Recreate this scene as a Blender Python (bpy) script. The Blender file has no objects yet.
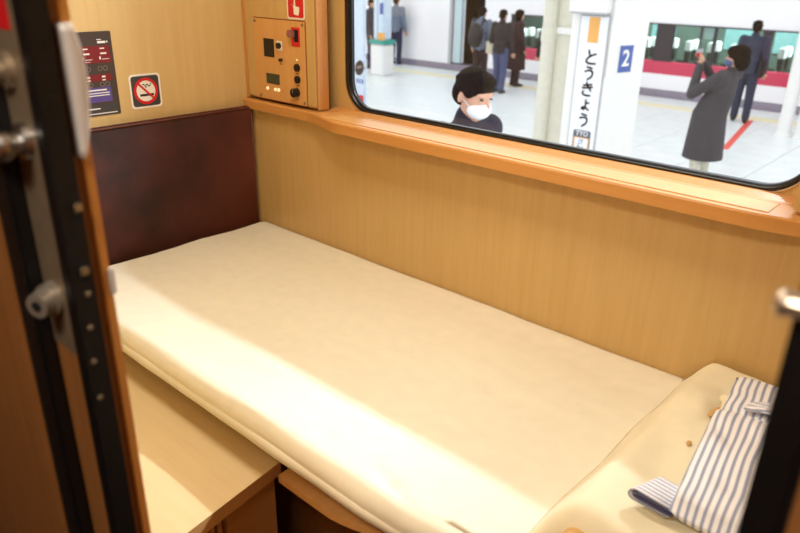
import bpy, bmesh, math, random
from mathutils import Vector, Matrix, noise
random.seed(7)
S = bpy.context.scene; COL = S.collection; R = math.radians
EYE = 1.25                                   # camera height above the compartment floor
# ------------------------------------------------------------------ camera
yaw, pit, rol = R(-41.86), R(22.95), R(1.05)
f = Vector((math.sin(yaw)*math.cos(pit), math.cos(yaw)*math.cos(pit), -math.sin(pit)))
r = Vector((math.cos(yaw), -math.sin(yaw), 0)); u = r.cross(f)
r2 = r*math.cos(rol)+u*math.sin(rol); u2 = -r*math.sin(rol)+u*math.cos(rol)
cd = bpy.data.cameras.new('camera'); cam = bpy.data.objects.new('camera', cd); COL.objects.link(cam)
M3 = Matrix((r2, u2, -f)).transposed().to_4x4(); M3.translation = Vector((0, 0, EYE)); cam.matrix_world = M3
cd.sensor_width = 36; cd.lens = 701.3*36/800; cd.clip_start = .01; cd.clip_end = 200
cd.dof.use_dof = True; cd.dof.focus_distance = 1.6; cd.dof.aperture_fstop = 4.8
S.camera = cam
# ------------------------------------------------------------------ world and lights
S.view_settings.view_transform = 'Standard'; S.view_settings.look = 'None'
S.view_settings.gamma = 1; S.view_settings.use_curve_mapping = False; S.view_settings.exposure = 0.05
w = bpy.data.worlds.new('station_hall_light'); S.world = w; w.use_nodes = True
bg = w.node_tree.nodes['Background']; bg.inputs[0].default_value = (.95, .975, 1, 1); bg.inputs[1].default_value = 1.42
def area(name, loc, target, sx, sy, power, col):
    l = bpy.data.lights.new(name, 'AREA'); l.shape = 'RECTANGLE'; l.size = sx; l.size_y = sy; l.energy = power; l.color = col
    o = bpy.data.objects.new(name, l); COL.objects.link(o); o.location = loc
    o.rotation_euler = (Vector(target)-Vector(loc)).to_track_quat('-Z', 'Y').to_euler(); return o
# long row of platform tubes beside the train, above the window
pl = area('platform_tube_light', (3.1, 2.75, EYE+.87), (3.1, 1.1, EYE-.47), 7.4, .06, 600, (.78, .89, 1))
# warm lamp in the compartment ceiling, weak corridor lamp
area('compartment_lamp', (-.95, .72, EYE+.78), (-.95, .75, 0), .7, .35, 11.4, (1, .955, .82))
area('train_lamp', (-5, 16.6, EYE+.6), (-5, 16.6, 0), 12, .5, 1000, (1, 1, .96))
area('corridor_lamp', (-.1, -.45, EYE+.70), (-.3, .2, .9), .5, .2, 12, (1, .90, .76))

# ------------------------------------------------------------------ materials
def nt(name):
    m = bpy.data.materials.new(name); m.use_nodes = True; t = m.node_tree
    return m, t, t.nodes['Principled BSDF']
def lin(c):
    return tuple(((v/255)/12.92 if v/255 <= .04045 else ((v/255+.055)/1.055)**2.4) for v in c)+(1,)
def plain(name, c, rough=.5, metal=0, spec=.5, var=0, scale=20, bump=0, coat=0):
    m, t, b = nt(name); b.inputs['Base Color'].default_value = lin(c); b.inputs['Roughness'].default_value = rough
    b.inputs['Metallic'].default_value = metal; b.inputs['Specular IOR Level'].default_value = spec
    b.inputs['Coat Weight'].default_value = coat
    if var or bump:
        tc = t.nodes.new('ShaderNodeTexCoord'); n = t.nodes.new('ShaderNodeTexNoise'); n.inputs['Scale'].default_value = scale; n.inputs['Detail'].default_value = 5
        t.links.new(tc.outputs['Object'], n.inputs['Vector'])
        if var:
            rp = t.nodes.new('ShaderNodeValToRGB'); a = lin([max(0, v*(1-var)) for v in c]); d = lin([min(255, v*(1+var)) for v in c])
            rp.color_ramp.elements[0].color = a; rp.color_ramp.elements[1].color = d
            rp.color_ramp.elements[0].position = .3; rp.color_ramp.elements[1].position = .7
            t.links.new(n.outputs['Fac'], rp.inputs['Fac']); t.links.new(rp.outputs['Color'], b.inputs['Base Color'])
        if bump:
            bp = t.nodes.new('ShaderNodeBump'); bp.inputs['Strength'].default_value = bump; bp.inputs['Distance'].default_value = .002
            t.links.new(n.outputs['Fac'], bp.inputs['Height']); t.links.new(bp.outputs['Normal'], b.inputs['Normal'])
    return m
def wood(name, c1, c2, axis='z', rough=.35, scale=55):
    m, t, b = nt(name); tc = t.nodes.new('ShaderNodeTexCoord'); mp = t.nodes.new('ShaderNodeMapping')
    s = {'x': (.05, 1, 1), 'y': (1, .05, 1), 'z': (1, 1, .05)}[axis]; mp.inputs['Scale'].default_value = s
    t.links.new(tc.outputs['Object'], mp.inputs['Vector'])
    n = t.nodes.new('ShaderNodeTexNoise'); n.inputs['Scale'].default_value = scale; n.inputs['Detail'].default_value = 6; n.inputs['Distortion'].default_value = .4
    n2 = t.nodes.new('ShaderNodeTexNoise'); n2.inputs['Scale'].default_value = scale*6; n2.inputs['Detail'].default_value = 3
    for k in (n, n2): t.links.new(mp.outputs[0], k.inputs['Vector'])
    mx = t.nodes.new('ShaderNodeMath'); mx.operation = 'MULTIPLY_ADD'; mx.inputs[1].default_value = .35
    t.links.new(n2.outputs['Fac'], mx.inputs[0]); t.links.new(n.outputs['Fac'], mx.inputs[2])
    rp = t.nodes.new('ShaderNodeValToRGB'); e = rp.color_ramp.elements
    e[0].position = .45; e[0].color = lin(c1); e[1].position = .9; e[1].color = lin(c2)
    t.links.new(mx.outputs[0], rp.inputs['Fac']); t.links.new(rp.outputs['Color'], b.inputs['Base Color'])
    b.inputs['Roughness'].default_value = rough
    bp = t.nodes.new('ShaderNodeBump'); bp.inputs['Strength'].default_value = .05; bp.inputs['Distance'].default_value = .001
    t.links.new(n2.outputs['Fac'], bp.inputs['Height']); t.links.new(bp.outputs['Normal'], b.inputs['Normal'])
    return m
def glass(name, tint=(1, 1, 1), refl=.06):
    m = bpy.data.materials.new(name); m.use_nodes = True; t = m.node_tree; t.nodes.clear()
    o = t.nodes.new('ShaderNodeOutputMaterial'); tr = t.nodes.new('ShaderNodeBsdfTransparent'); gl = t.nodes.new('ShaderNodeBsdfGlossy')
    gl.inputs['Roughness'].default_value = .02; tr.inputs[0].default_value = (*tint, 1)
    lw = t.nodes.new('ShaderNodeFresnel'); lw.inputs['IOR'].default_value = 1.3; mx = t.nodes.new('ShaderNodeMixShader')
    t.links.new(lw.outputs[0], mx.inputs[0]); t.links.new(tr.outputs[0], mx.inputs[1]); t.links.new(gl.outputs[0], mx.inputs[2])
    t.links.new(mx.outputs[0], o.inputs[0]); return m
def cloth(name, c, bump=.25, scale=900, sheen=.2):
    m = plain(name, c, rough=.85, spec=.2, var=.012, scale=30)
    t = m.node_tree; b = t.nodes['Principled BSDF']; b.inputs['Sheen Weight'].default_value = sheen
    n = t.nodes.new('ShaderNodeTexNoise'); n.inputs['Scale'].default_value = 9; n.inputs['Detail'].default_value = 4
    tc = t.nodes['Texture Coordinate']; t.links.new(tc.outputs['Object'], n.inputs['Vector'])
    bp = t.nodes.new('ShaderNodeBump'); bp.inputs['Strength'].default_value = bump; bp.inputs['Distance'].default_value = .006
    t.links.new(n.outputs['Fac'], bp.inputs['Height']); t.links.new(bp.outputs['Normal'], b.inputs['Normal']); return m
def velvet():
    m, t, b = nt('brown_velvet'); tc = t.nodes.new('ShaderNodeTexCoord')
    n = t.nodes.new('ShaderNodeTexNoise'); n.inputs['Scale'].default_value = 6; n.inputs['Detail'].default_value = 6; n.inputs['Roughness'].default_value = .6
    t.links.new(tc.outputs['Object'], n.inputs['Vector']); rp = t.nodes.new('ShaderNodeValToRGB'); e = rp.color_ramp.elements
    e[0].position = .36; e[0].color = lin((24, 9, 9)); e[1].position = .68; e[1].color = lin((74, 32, 26))
    t.links.new(n.outputs['Fac'], rp.inputs['Fac']); t.links.new(rp.outputs['Color'], b.inputs['Base Color'])
    b.inputs['Roughness'].default_value = .8; b.inputs['Sheen Weight'].default_value = .6; b.inputs['Sheen Tint'].default_value = lin((170, 84, 60))
    n2 = t.nodes.new('ShaderNodeTexNoise'); n2.inputs['Scale'].default_value = 900; t.links.new(tc.outputs['Object'], n2.inputs['Vector'])
    bp = t.nodes.new('ShaderNodeBump'); bp.inputs['Strength'].default_value = .4; bp.inputs['Distance'].default_value = .001
    t.links.new(n2.outputs['Fac'], bp.inputs['Height']); t.links.new(bp.outputs['Normal'], b.inputs['Normal']); return m
def striped():
    m, t, b = nt('striped_cotton'); uv = t.nodes.new('ShaderNodeUVMap'); sp = t.nodes.new('ShaderNodeSeparateXYZ'); t.links.new(uv.outputs[0], sp.inputs[0])
    k = t.nodes.new('ShaderNodeMath'); k.operation = 'MULTIPLY'; k.inputs[1].default_value = 1/.0104; t.links.new(sp.outputs[0], k.inputs[0])
    fr = t.nodes.new('ShaderNodeMath'); fr.operation = 'FRACT'; t.links.new(k.outputs[0], fr.inputs[0])
    rp = t.nodes.new('ShaderNodeValToRGB'); e = rp.color_ramp.elements
    e[0].position = .0; e[0].color = lin((158, 166, 190)); e[1].position = .30; e[1].color = lin((158, 166, 190))
    a = e.new(.42); a.color = lin((246, 246, 250)); a = e.new(.92); a.color = lin((246, 246, 250)); a = e.new(1); a.color = lin((158, 166, 190))
    t.links.new(fr.outputs[0], rp.inputs['Fac']); t.links.new(rp.outputs['Color'], b.inputs['Base Color'])
    b.inputs['Roughness'].default_value = .85; b.inputs['Specular IOR Level'].default_value = .2; return m
def emit(name, c, s):
    m = bpy.data.materials.new(name); m.use_nodes = True; t = m.node_tree; b = t.nodes['Principled BSDF']
    b.inputs['Base Color'].default_value = lin(c); b.inputs['Emission Color'].default_value = lin(c); b.inputs['Emission Strength'].default_value = s; return m
M = dict(
 wall=wood('maple_wall_panel', (196, 160, 100), (206, 171, 112), 'z'),
 wallh=wood('pale_maple_panel', (208, 176, 118), (216, 186, 130), 'z'),
 plate=wood('amber_maple_plate', (208, 154, 90), (216, 164, 100), 'z'),
 amber=wood('amber_maple_edge', (196, 134, 72), (204, 144, 80), 'z'),
 sill=wood('amber_maple_sill', (200, 140, 74), (208, 150, 84), 'x', rough=.3),
 sillin=wood('pale_sill_inlay', (206, 150, 86), (214, 160, 96), 'x', rough=.3),
 slit=plain('red_brown_joint', (120, 45, 25)),
 board=wood('pale_birch_board', (222, 196, 148), (230, 206, 160), 'x', rough=.4),
 edge=wood('brown_board_edge', (216, 160, 96), (226, 172, 108), 'y', rough=.5),
 lip=wood('lit_amber_lip', (226, 150, 70), (234, 162, 82), 'z'), dwood=wood('corridor_wood', (150, 98, 50), (166, 110, 60), 'z', rough=.45),
 floor=plain('dark_carpet', (60, 40, 30), .95, var=.2, scale=200),
 ceil=plain('ceiling_laminate', (225, 205, 175), .6, var=.01),
 rubber=plain('black_rubber', (12, 12, 14), .45, var=.2, scale=60),
 seal=plain('window_seal_rubber', (16, 16, 18), .3, var=.1), chrome=plain('satin_chrome', (210, 210, 210), .25, 1, var=.03),
 steel=plain('brushed_steel', (150, 132, 108), .45, .55, var=.05, scale=80), cyl=plain('satin_nickel', (172, 164, 152), .35, .6, var=.02), silver=plain('silver_handle_paint', (235, 228, 222), .35, .1, var=.02),
 dark=plain('dark_gap', (14, 10, 8), .9, var=.1), sheet=cloth('cream_sheet', (238, 232, 211), .05), duvet=cloth('cream_duvet', (240, 230, 198), .30),
 inner=cloth('tan_duvet_lining', (206, 164, 104), .3), velvet=velvet(), stripe=striped(), navy=plain('navy_hem', (84, 84, 120), .8, var=.1),
 glass=glass('window_glass'), tglass=glass('train_window_glass', (.80, .90, .88)),
 black=plain('black_plastic', (16, 16, 18), .35, var=.1), lcd=plain('grey_green_display', (62, 66, 48), .3, var=.05), white=plain('white_print', (240, 238, 232), .5, var=.01),
 red=plain('red_print', (206, 28, 34), .4, var=.02), darkred=plain('dark_red_print', (120, 12, 18), .5, var=.03), grey=plain('dark_grey_print', (62, 60, 62), .45, var=.02),
 poster=plain('brown_grey_print', (66, 54, 48), .45, var=.03), purple=plain('purple_print', (84, 70, 140), .5, var=.03), ink=plain('black_ink', (20, 20, 22), .5, var=.02),
 pgrey=plain('soft_grey_print', (130, 120, 112), .5, var=.02), lampb=emit('lit_button', (255, 236, 190), .5),
 tile=plain('platform_tile', (222, 229, 229), .35, var=.03, scale=3), joint=plain('tile_joint', (190, 196, 196), .8, var=.05),
 yel=plain('yellow_tactile_paving', (228, 222, 184), .6, var=.05), redline=plain('red_floor_line', (226, 90, 80), .5, var=.05),
 twhite=plain('train_white_paint', (246, 245, 248), .25, var=.01, coat=.3), tred=plain('train_red_stripe', (205, 56, 92), .3, var=.02), tdark=plain('train_dark_band', (40, 34, 44), .3, var=.08),
 tskirt=plain('train_grey_skirt', (150, 142, 158), .6, var=.06), tpale=plain('pale_blue_door_edge', (190, 212, 218), .4, var=.02), tin=plain('train_interior_green', (52, 72, 64), .7, var=.1, scale=4),
 seat=plain('dark_green_seat_cloth', (34, 48, 42), .9, var=.1), teal=plain('teal_window_brightness', (96, 136, 138), .6, var=.05), tcover=plain('white_headrest_cloth', (236, 240, 240), .8, var=.01),
 pcol=plain('white_pillar_paint', (236, 236, 234), .4, var=.01), beige=plain('beige_pipe_paint', (214, 212, 196), .45, var=.02), pgr=plain('pale_grey_trim', (178, 180, 184), .5, var=.03),
 signw=plain('station_sign_white', (236, 240, 246), .35, var=.01), orange=plain('orange_sign_block', (236, 174, 92), .4, var=.02), blue=plain('blue_number_plate', (62, 92, 168), .4, var=.02),
 green=plain('teal_band', (60, 160, 148), .4, var=.03), bluew=plain('pale_blue_poster', (206, 224, 240), .4, var=.03), char=plain('sign_character_grey', (88, 94, 106), .4, var=.02),
 skin=plain('skin', (212, 162, 136), .55, var=.03), hair=plain('black_hair', (22, 16, 15), .9, spec=.15, var=.25, scale=60), coat=plain('charcoal_wool', (66, 64, 70), .95, var=.12, scale=60, bump=.3),
 navyc=plain('navy_jacket_cloth', (34, 36, 54), .9, var=.08), bcoat=plain('black_jacket_cloth', (42, 38, 42), .9, var=.1), greyj=plain('grey_jacket_cloth', (112, 124, 142), .9, var=.06),
 jean=plain('blue_denim', (70, 78, 112), .9, var=.08), khaki=plain('pale_khaki_cloth', (206, 204, 188), .9, var=.05), suit=plain('navy_suit_cloth', (42, 50, 72), .85, var=.06), wine=plain('wine_black_cloth', (52, 34, 40), .95, var=.1),
 mask=plain('white_mask_cloth', (240, 242, 246), .8, var=.01), bmask=plain('blue_grey_mask_cloth', (84, 100, 138), .8, var=.05), bag=plain('black_bag_leather', (22, 22, 26), .6, var=.1), tan=plain('beige_paper_bag', (190, 182, 160), .8, var=.04),
 shoe=plain('black_shoe_leather', (24, 22, 24), .5, var=.1), knob=plain('brass_catch', (206, 190, 170), .3, .8, var=.03), sole=plain('grey_platform_side', (120, 120, 124), .8, var=.05))

# ------------------------------------------------------------------ helpers (z given relative to the eye unless noted)
def wz(p): return Vector((p[0], p[1], p[2]+EYE))
def wloc(o):
    v = Vector((0, 0, 0))
    while o: v += o.location; o = o.parent
    return v
def setp(o, label=None, cat=None, group=None, kind=None):
    if label: o['label'] = label
    if cat: o['category'] = cat
    if group: o['group'] = group
    if kind: o['kind'] = kind
    return o
def thing(name, loc, label, cat, group=None, rot=0):
    o = bpy.data.objects.new(name, None); COL.objects.link(o); o.location = loc; o.rotation_euler = (0, 0, rot); o.empty_display_size = .1
    return setp(o, label, cat, group)
def obj(name, bm, mat, parent=None, local=False, smooth=False, **kw):
    me = bpy.data.meshes.new(name)
    if not isinstance(bm, bmesh.types.BMesh): me = bm
    else:
        bmesh.ops.recalc_face_normals(bm, faces=bm.faces)
        bm.to_mesh(me); bm.free()
    off = Vector((0, 0, 0))
    if not local:
        if parent: off = wloc(parent)
        else:
            vs = [v.co for v in me.vertices]
            off = Vector(((min(v.x for v in vs)+max(v.x for v in vs))/2, (min(v.y for v in vs)+max(v.y for v in vs))/2, min(v.z for v in vs)))
            if not (kw.get('kind') == 'structure' or parent): pass
        me.transform(Matrix.Translation(-off))
    if not me.materials: me.materials.append(mat)
    if smooth: me.shade_smooth()
    o = bpy.data.objects.new(name, me); COL.objects.link(o)
    if parent: o.parent = parent
    elif not local: o.location = off
    return setp(o, **kw)
def box(bm, a, b, bev=0, seg=2):
    """a, b opposite corners, z relative to the eye"""
    a, b = wz(a), wz(b); t = bmesh.new(); bmesh.ops.create_cube(t, size=1)
    for v in t.verts: v.co = Vector([(a[i]+b[i])/2+v.co[i]*abs(b[i]-a[i]) for i in range(3)])
    if bev: bmesh.ops.bevel(t, geom=t.edges[:], offset=bev, segments=seg, affect='EDGES', clamp_overlap=True)
    merge(bm, t); return bm
def merge(bm, t, mat=None):
    if mat is not None: bmesh.ops.transform(t, matrix=mat, verts=t.verts)
    me = bpy.data.meshes.new('tmp'); t.to_mesh(me); t.free(); bm.from_mesh(me); bpy.data.meshes.remove(me)
def bx(a, b, bev=0, seg=2): return box(bmesh.new(), a, b, bev, seg)
def tube(bm, p, q, r0, r1=None, seg=16, world=False):
    p, q = (Vector(p), Vector(q)) if world else (wz(p), wz(q)); r1 = r0 if r1 is None else r1
    t = bmesh.new(); d = q-p; bmesh.ops.create_cone(t, cap_ends=True, segments=seg, radius1=r0, radius2=r1, depth=d.length)
    merge(bm, t, Matrix.Translation((p+q)/2) @ d.to_track_quat('Z', 'Y').to_matrix().to_4x4()); return bm
def tb(*a, **k): return tube(bmesh.new(), *a, **k)
def ell(bm, c, rad, rotm=None, seg=18, ring=12):
    t = bmesh.new(); bmesh.ops.create_uvsphere(t, u_segments=seg, v_segments=ring, radius=1)
    m = Matrix.Translation(c) @ (rotm.to_4x4() if rotm else Matrix.Identity(4)) @ Matrix.Diagonal((*rad, 1)); merge(bm, t, m); return bm
class Frame:                                  # a plane for print and fittings: origin (z rel eye), u, v, n
    def __init__(s, o, u, v, n): s.o, s.u, s.v, s.n = wz(o), Vector(u), Vector(v), Vector(n)
    def p(s, a, b, d=0): return s.o+s.u*a+s.v*b+s.n*d
    def mat(s): m = Matrix((s.u, s.v, s.n)).transposed().to_4x4(); return m
def prism(bm, F, poly, d0, d1):
    lo = [bm.verts.new(F.p(x, y, d0)) for x, y in poly]; hi = [bm.verts.new(F.p(x, y, d1)) for x, y in poly]
    bm.faces.new(hi); bm.faces.new(lo[::-1]); n = len(poly)
    for i in range(n): bm.faces.new((lo[i], lo[(i+1) % n], hi[(i+1) % n], hi[i]))
    return bm
def rrect(x0, y0, x1, y1, r, n=6):
    o = []
    for cx, cy, a in ((x1-r, y1-r, 0), (x0+r, y1-r, 90), (x0+r, y0+r, 180), (x1-r, y0+r, 270)):
        for i in range(n+1): t = R(a+90*i/n); o.append((cx+r*math.cos(t), cy+r*math.sin(t)))
    return o
def circ(cx, cy, r, n=28): return [(cx+r*math.cos(2*math.pi*i/n), cy+r*math.sin(2*math.pi*i/n)) for i in range(n)]
def rect(x0, y0, x1, y1): return [(x0, y0), (x1, y0), (x1, y1), (x0, y1)]
def ringp(bm, F, cx, cy, ro, ri, d0, d1, n=32):
    a = [[bm.verts.new(F.p(cx+rr*math.cos(2*math.pi*i/n), cy+rr*math.sin(2*math.pi*i/n), d)) for i in range(n)] for rr, d in ((ro, d0), (ro, d1), (ri, d1), (ri, d0))]
    for k in range(4):
        for i in range(n): bm.faces.new((a[k][i], a[k][(i+1) % n], a[(k+1) % 4][(i+1) % n], a[(k+1) % 4][i]))
    return bm
def text(body, F, x, y, size, mat, parent, d=.0006, name='lettering', bold=0, align='CENTER', sx=1, ext=.0003):
    c = bpy.data.curves.new('t', 'FONT'); c.body = body; c.size = size; c.align_x = align; c.align_y = 'CENTER'; c.extrude = ext; c.offset = bold; c.resolution_u = 3
    t = bpy.data.objects.new('t', c); COL.objects.link(t); bpy.context.view_layer.update()
    me = bpy.data.meshes.new_from_object(t.evaluated_get(bpy.context.evaluated_depsgraph_get())); bpy.data.objects.remove(t)
    me.materials.clear(); mt = F.mat(); me.transform(Matrix.Translation(F.p(x, y, d)) @ mt @ Matrix.Diagonal((sx, 1, 1, 1)))
    return obj(name, me, mat, parent)
st = dict(kind='structure')

# ------------------------------------------------------------------ compartment shell
XH = -1.80; ZF = -EYE; ZC = .85
obj('floor', bx((-2.1, -.9, ZF-.05), (1.0, 1.45, ZF)), M['floor'], **st)
obj('ceiling', bx((-2.1, -.9, ZC), (1.0, 1.45, ZC+.05)), M['ceil'], **st)
obj('wall_head', bx((XH-.08, .27, ZF), (XH, 1.34, ZC)), M['wallh'], **st)
obj('wall_foot', bx((.20, .42, ZF), (.26, 1.34, ZC)), M['wall'], **st)
obj('wall_corridor', bx((-2.1, -.9, ZF), (1.0, -.84, ZC)), M['dwood'], **st)
obj('wall_corridor_left', bx((-2.1, -.84, ZF), (-2.04, .27, ZC)), M['dwood'], **st)
obj('wall_corridor_right', bx((.94, -.84, ZF), (1.0, 1.45, ZC)), M['dwood'], **st)
# window wall: lower panel, side panels, recessed frame round the window
b = bmesh.new(); box(b, (XH, 1.30, ZF), (.20, 1.34, -.395)); obj('wall_window', b, M['wall'], **st)
b = bmesh.new(); box(b, (-2.1, 1.34, ZF), (.99, 1.44, -.42)); obj('wall_outer_lower', b, M['dark'], **st)
b = bmesh.new(); box(b, (-2.1, 1.345, -.42), (-1.60, 1.40, ZC)); obj('wall_outer_left', b, M['dark'], **st)
b = bmesh.new(); box(b, (-.10, 1.345, -.42), (.99, 1.44, ZC)); obj('wall_outer_right', b, M['dark'], **st)
b = bmesh.new(); box(b, (XH, 1.30, -.362), (-1.478, 1.345, ZC), .006); lw = obj('wall_window_left', b, M['wall'], **st)
b = bmesh.new(); box(b, (-1.4785, 1.3005, -.364), (-1.4765, 1.338, ZC)); obj('return', b, M['amber'], lw, label='wooden return beside the window with shading put into its amber colour')  # orange shading of the reveal, painted as a thin amber sheet
b = bmesh.new(); box(b, (-.262, 1.275, -.366), (.20, 1.345, ZC), .005); rw = obj('wall_window_right', b, M['wall'], **st)
obj('trim_1', bx((XH+.001, 1.2975, -.3640), (-1.80+.012, 1.300, ZC)), M['amber'], **st)
# frame board with rounded opening
WX0, WX1, WZ0, WZ1, WR = -1.430, -.270, -.3545, .34, .075
def ringmesh(prof, x0, x1, z0, z1, rad, n=10):
    """prof: list of (outset, y); rounded rectangle rings joined"""
    bm = bmesh.new(); rings = []
    for o_, y in prof:
        rr = max(.002, rad+o_) if rad > 0 else .002
        rings.append([bm.verts.new(wz((x, y, z))) for x, z in rrect(x0-o_, z0-o_, x1+o_, z1+o_, rr, n)])
    N = len(rings[0])
    for k in range(len(prof)):
        a, c = rings[k], rings[(k+1) % len(prof)]
        for i in range(N): bm.faces.new((a[i], a[(i+1) % N], c[(i+1) % N], c[i]))
    return bm
bm = bmesh.new()
inner = rrect(WX0-.012, WZ0-.012, WX1+.012, WZ1+.012, WR+.012, 10)
def outer_pt(x, z):                         # push the inner outline out to the rectangle of the recess
    cx, cz = (WX0+WX1)/2, (WZ0+WZ1)/2; dx, dz = x-cx, z-cz; X0, X1, Z0, Z1 = -1.62, -.09, -.43, ZC
    s = min((X1-cx)/dx if dx > 0 else (X0-cx)/dx if dx < 0 else 9, (Z1-cz)/dz if dz > 0 else (Z0-cz)/dz if dz < 0 else 9)
    return cx+dx*s, cz+dz*s
ri = [bm.verts.new(wz((x, 1.372, z))) for x, z in inner]; ro = [bm.verts.new(wz((*[outer_pt(x, z)[0]], 1.372, outer_pt(x, z)[1]))) for x, z in inner]
rb = [bm.verts.new(wz((x, 1.390, z))) for x, z in inner]; rob = [bm.verts.new(wz((outer_pt(x, z)[0], 1.390, outer_pt(x, z)[1]))) for x, z in inner]; n = len(ri)
for i in range(n):
    j = (i+1) % n
    bm.faces.new((ri[i], ri[j], ro[j], ro[i])); bm.faces.new((ri[i], rb[i], rb[j], ri[j])); bm.faces.new((rb[i], rob[i], rob[j], rb[j])); bm.faces.new((ro[i], ro[j], rob[j], rob[i]))
win = thing('window_1', wz((-.85, 1.40, -.43)), None, None); win['kind'] = 'structure'
obj('window_frame', bm, M['wall'], win)
obj('rubber_seal', ringmesh([(.010, 1.374), (.009, 1.371), (.005, 1.370), (.001, 1.373), (-.002, 1.380), (-.002, 1.392), (.006, 1.392), (.010, 1.388)], WX0, WX1, WZ0, WZ1, WR), M['seal'], win, smooth=True)
obj('metal_bead', ringmesh([(.0125, 1.374), (.0125, 1.3695), (.0095, 1.3695), (.0095, 1.374)], WX0, WX1, WZ0, WZ1, WR), M['chrome'], win)
F = Frame((0, 1.385, 0), (1, 0, 0), (0, 0, 1), (0, -1, 0))
obj('pane', prism(bmesh.new(), F, rrect(WX0-.008, WZ0-.008, WX1+.008, WZ1+.008, WR, 8), 0, .004), M['glass'], win)
# sill: plan outline extruded, swelling out under the window
def sill_y(x):
    def sm(a): a = max(0, min(1, a)); return a*a*(3-2*a)
    return 1.282-.047*sm((x+1.52)/.20)+.045*sm((x+.34)/.28)
xs = [XH+.001+i*(.199-XH)/96 for i in range(97)]
bm = bmesh.new(); prof = [(0, 0.0, -.395), (0, .0, -.371), (0, .004, -.3675), (1, 0, -.3670), (1, 0, -.395)]
rows = []
for x in xs:
    y = sill_y(x); rows.append([bm.verts.new(wz((x, (y+dy) if not k else 1.345, z))) for k, dy, z in prof])
for a, c in zip(rows, rows[1:]):
    for k in range(5): bm.faces.new((a[k], a[(k+1) % 5], c[(k+1) % 5], c[k]))
bm.faces.new(rows[0]); bm.faces.new(rows[-1][::-1])
sill = obj('trim_2', bm, M['sill'], **st)
obj('inlay_panel', bx((-1.40, 1.254, -.3675), (-.292, 1.318, -.3658), .0008, 1), M['sillin'], sill, label='pale inset panel of the sill')
obj('joint', bx((-1.40, 1.3185, -.3672), (-.292, 1.3205, -.3662)), M['slit'], sill, label='red-brown joint line')
bm = bmesh.new(); F = Frame((0, 0, 0), (0, 1, 0), (0, 0, 1), (1, 0, 0)); prism(bm, F, [(1.335, -.367), (1.356, -.3615), (1.372, -.3615), (1.372, -.40), (1.335, -.40)], -1.477, -.2625)
obj('trim_3', bm, M['amber'], **st)  # strip catches less light than the sill; shade put into its amber colour

# ------------------------------------------------------------------ doorway: corridor wall skins, sliding leaf, right jamb
obj('wall_door_left', bx((-2.04, .190, ZF), (-.635, .2045, ZC), .002), M['dwood'], **st)
obj('trim_4', bx((-.635, .193, ZF), (-.600, .2075, ZC), .003), M['rubber'], **st)
obj('wall_door_inner', bx((XH, .250, ZF), (-.72, .262, ZC)), M['wall'], **st)
obj('wall_door_right', bx((-.040, .36, ZF), (.94, .41, ZC), .003), M['dwood'], **st)
rj = obj('trim_5', bx((-.062, .356, ZF), (-.040, .40, ZC), .004), M['rubber'], **st)
cbm = bmesh.new(); tube(cbm, (-.064, .352, -.145), (-.052, .352, -.145), .006); ell(cbm, wz((-.066, .352, -.145)), (.005, .007, .007)); obj('door_catch', cbm, M['knob'], rj, label='small pale metal catch')
door = thing('door_1', wz((-.80, .225, ZF)), None, None); door['kind'] = 'structure'
obj('leaf', bx((-1.15, .208, ZF+.01), (-.5525, .2345, ZC-.01), .001), M['dwood'], door)
obj('inner_stile', bx((-1.15, .2345, ZF+.01), (-.5505, .2440, ZC-.01), .0015), M['lip'], door, label='orange-brown wooden lip of the door edge')
obj('edge_strip', bx((-.5535, .2045, ZF+.01), (-.538, .2240, ZC-.01), .001), M['rubber'], door, label='black strip on the leading edge')
obj('lock_plate', bx((-.600, .2055, -.312), (-.5525, .2085, .10), .001), M['steel'], door, label='brushed steel lock plate')
lc = obj('lock_cylinder', tube(tb((-.578, .206, -.262), (-.575, .197, -.262), .0150, .0140, 28), (-.575, .197, -.262), (-.570, .1865, -.262), .0125, .0105, 28), M['cyl'], door, label='round silver key cylinder')
bm = bmesh.new(); tube(bm, (-.5702, .187, -.262), (-.5696, .1855, -.262), .0045, seg=16); box(bm, (-.5703, .1848, -.2645), (-.5690, .186, -.2595)); obj('keyhole', bm, M['dark'], lc)
bm = bmesh.new(); tube(bm, (-.577, .207, -.128), (-.577, .2005, -.128), .016, .014, 28); tube(bm, (-.577, .202, -.128), (-.572, .186, -.128), .009, .009, 20)
ell(bm, wz((-.572, .186, -.128)), (.012, .011, .012))
tube(bm, (-.574, .186, -.128), (-.68, .176, -.133), .0095, .008, 20); ell(bm, wz((-.68, .176, -.133)), (.009, .008, .008))
obj('lever_handle', bm, M['chrome'], door, smooth=False, label='polished lever on the corridor side')
bm = bmesh.new(); tube(bm, (-.584, .207, -.075), (-.584, .200, -.075), .015, .013, 24); tube(bm, (-.584, .200, -.075), (-.584, .193, -.075), .009, .007, 20); obj('thumb_turn', bm, M['steel'], door)
obj('red_glare', bx((-.595, .2050, -.045), (-.565, .2056, .05)), M['red'], door, label='flat red patch painting a glare on the lock plate')  # red glare on the door, painted as a flat patch
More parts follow.
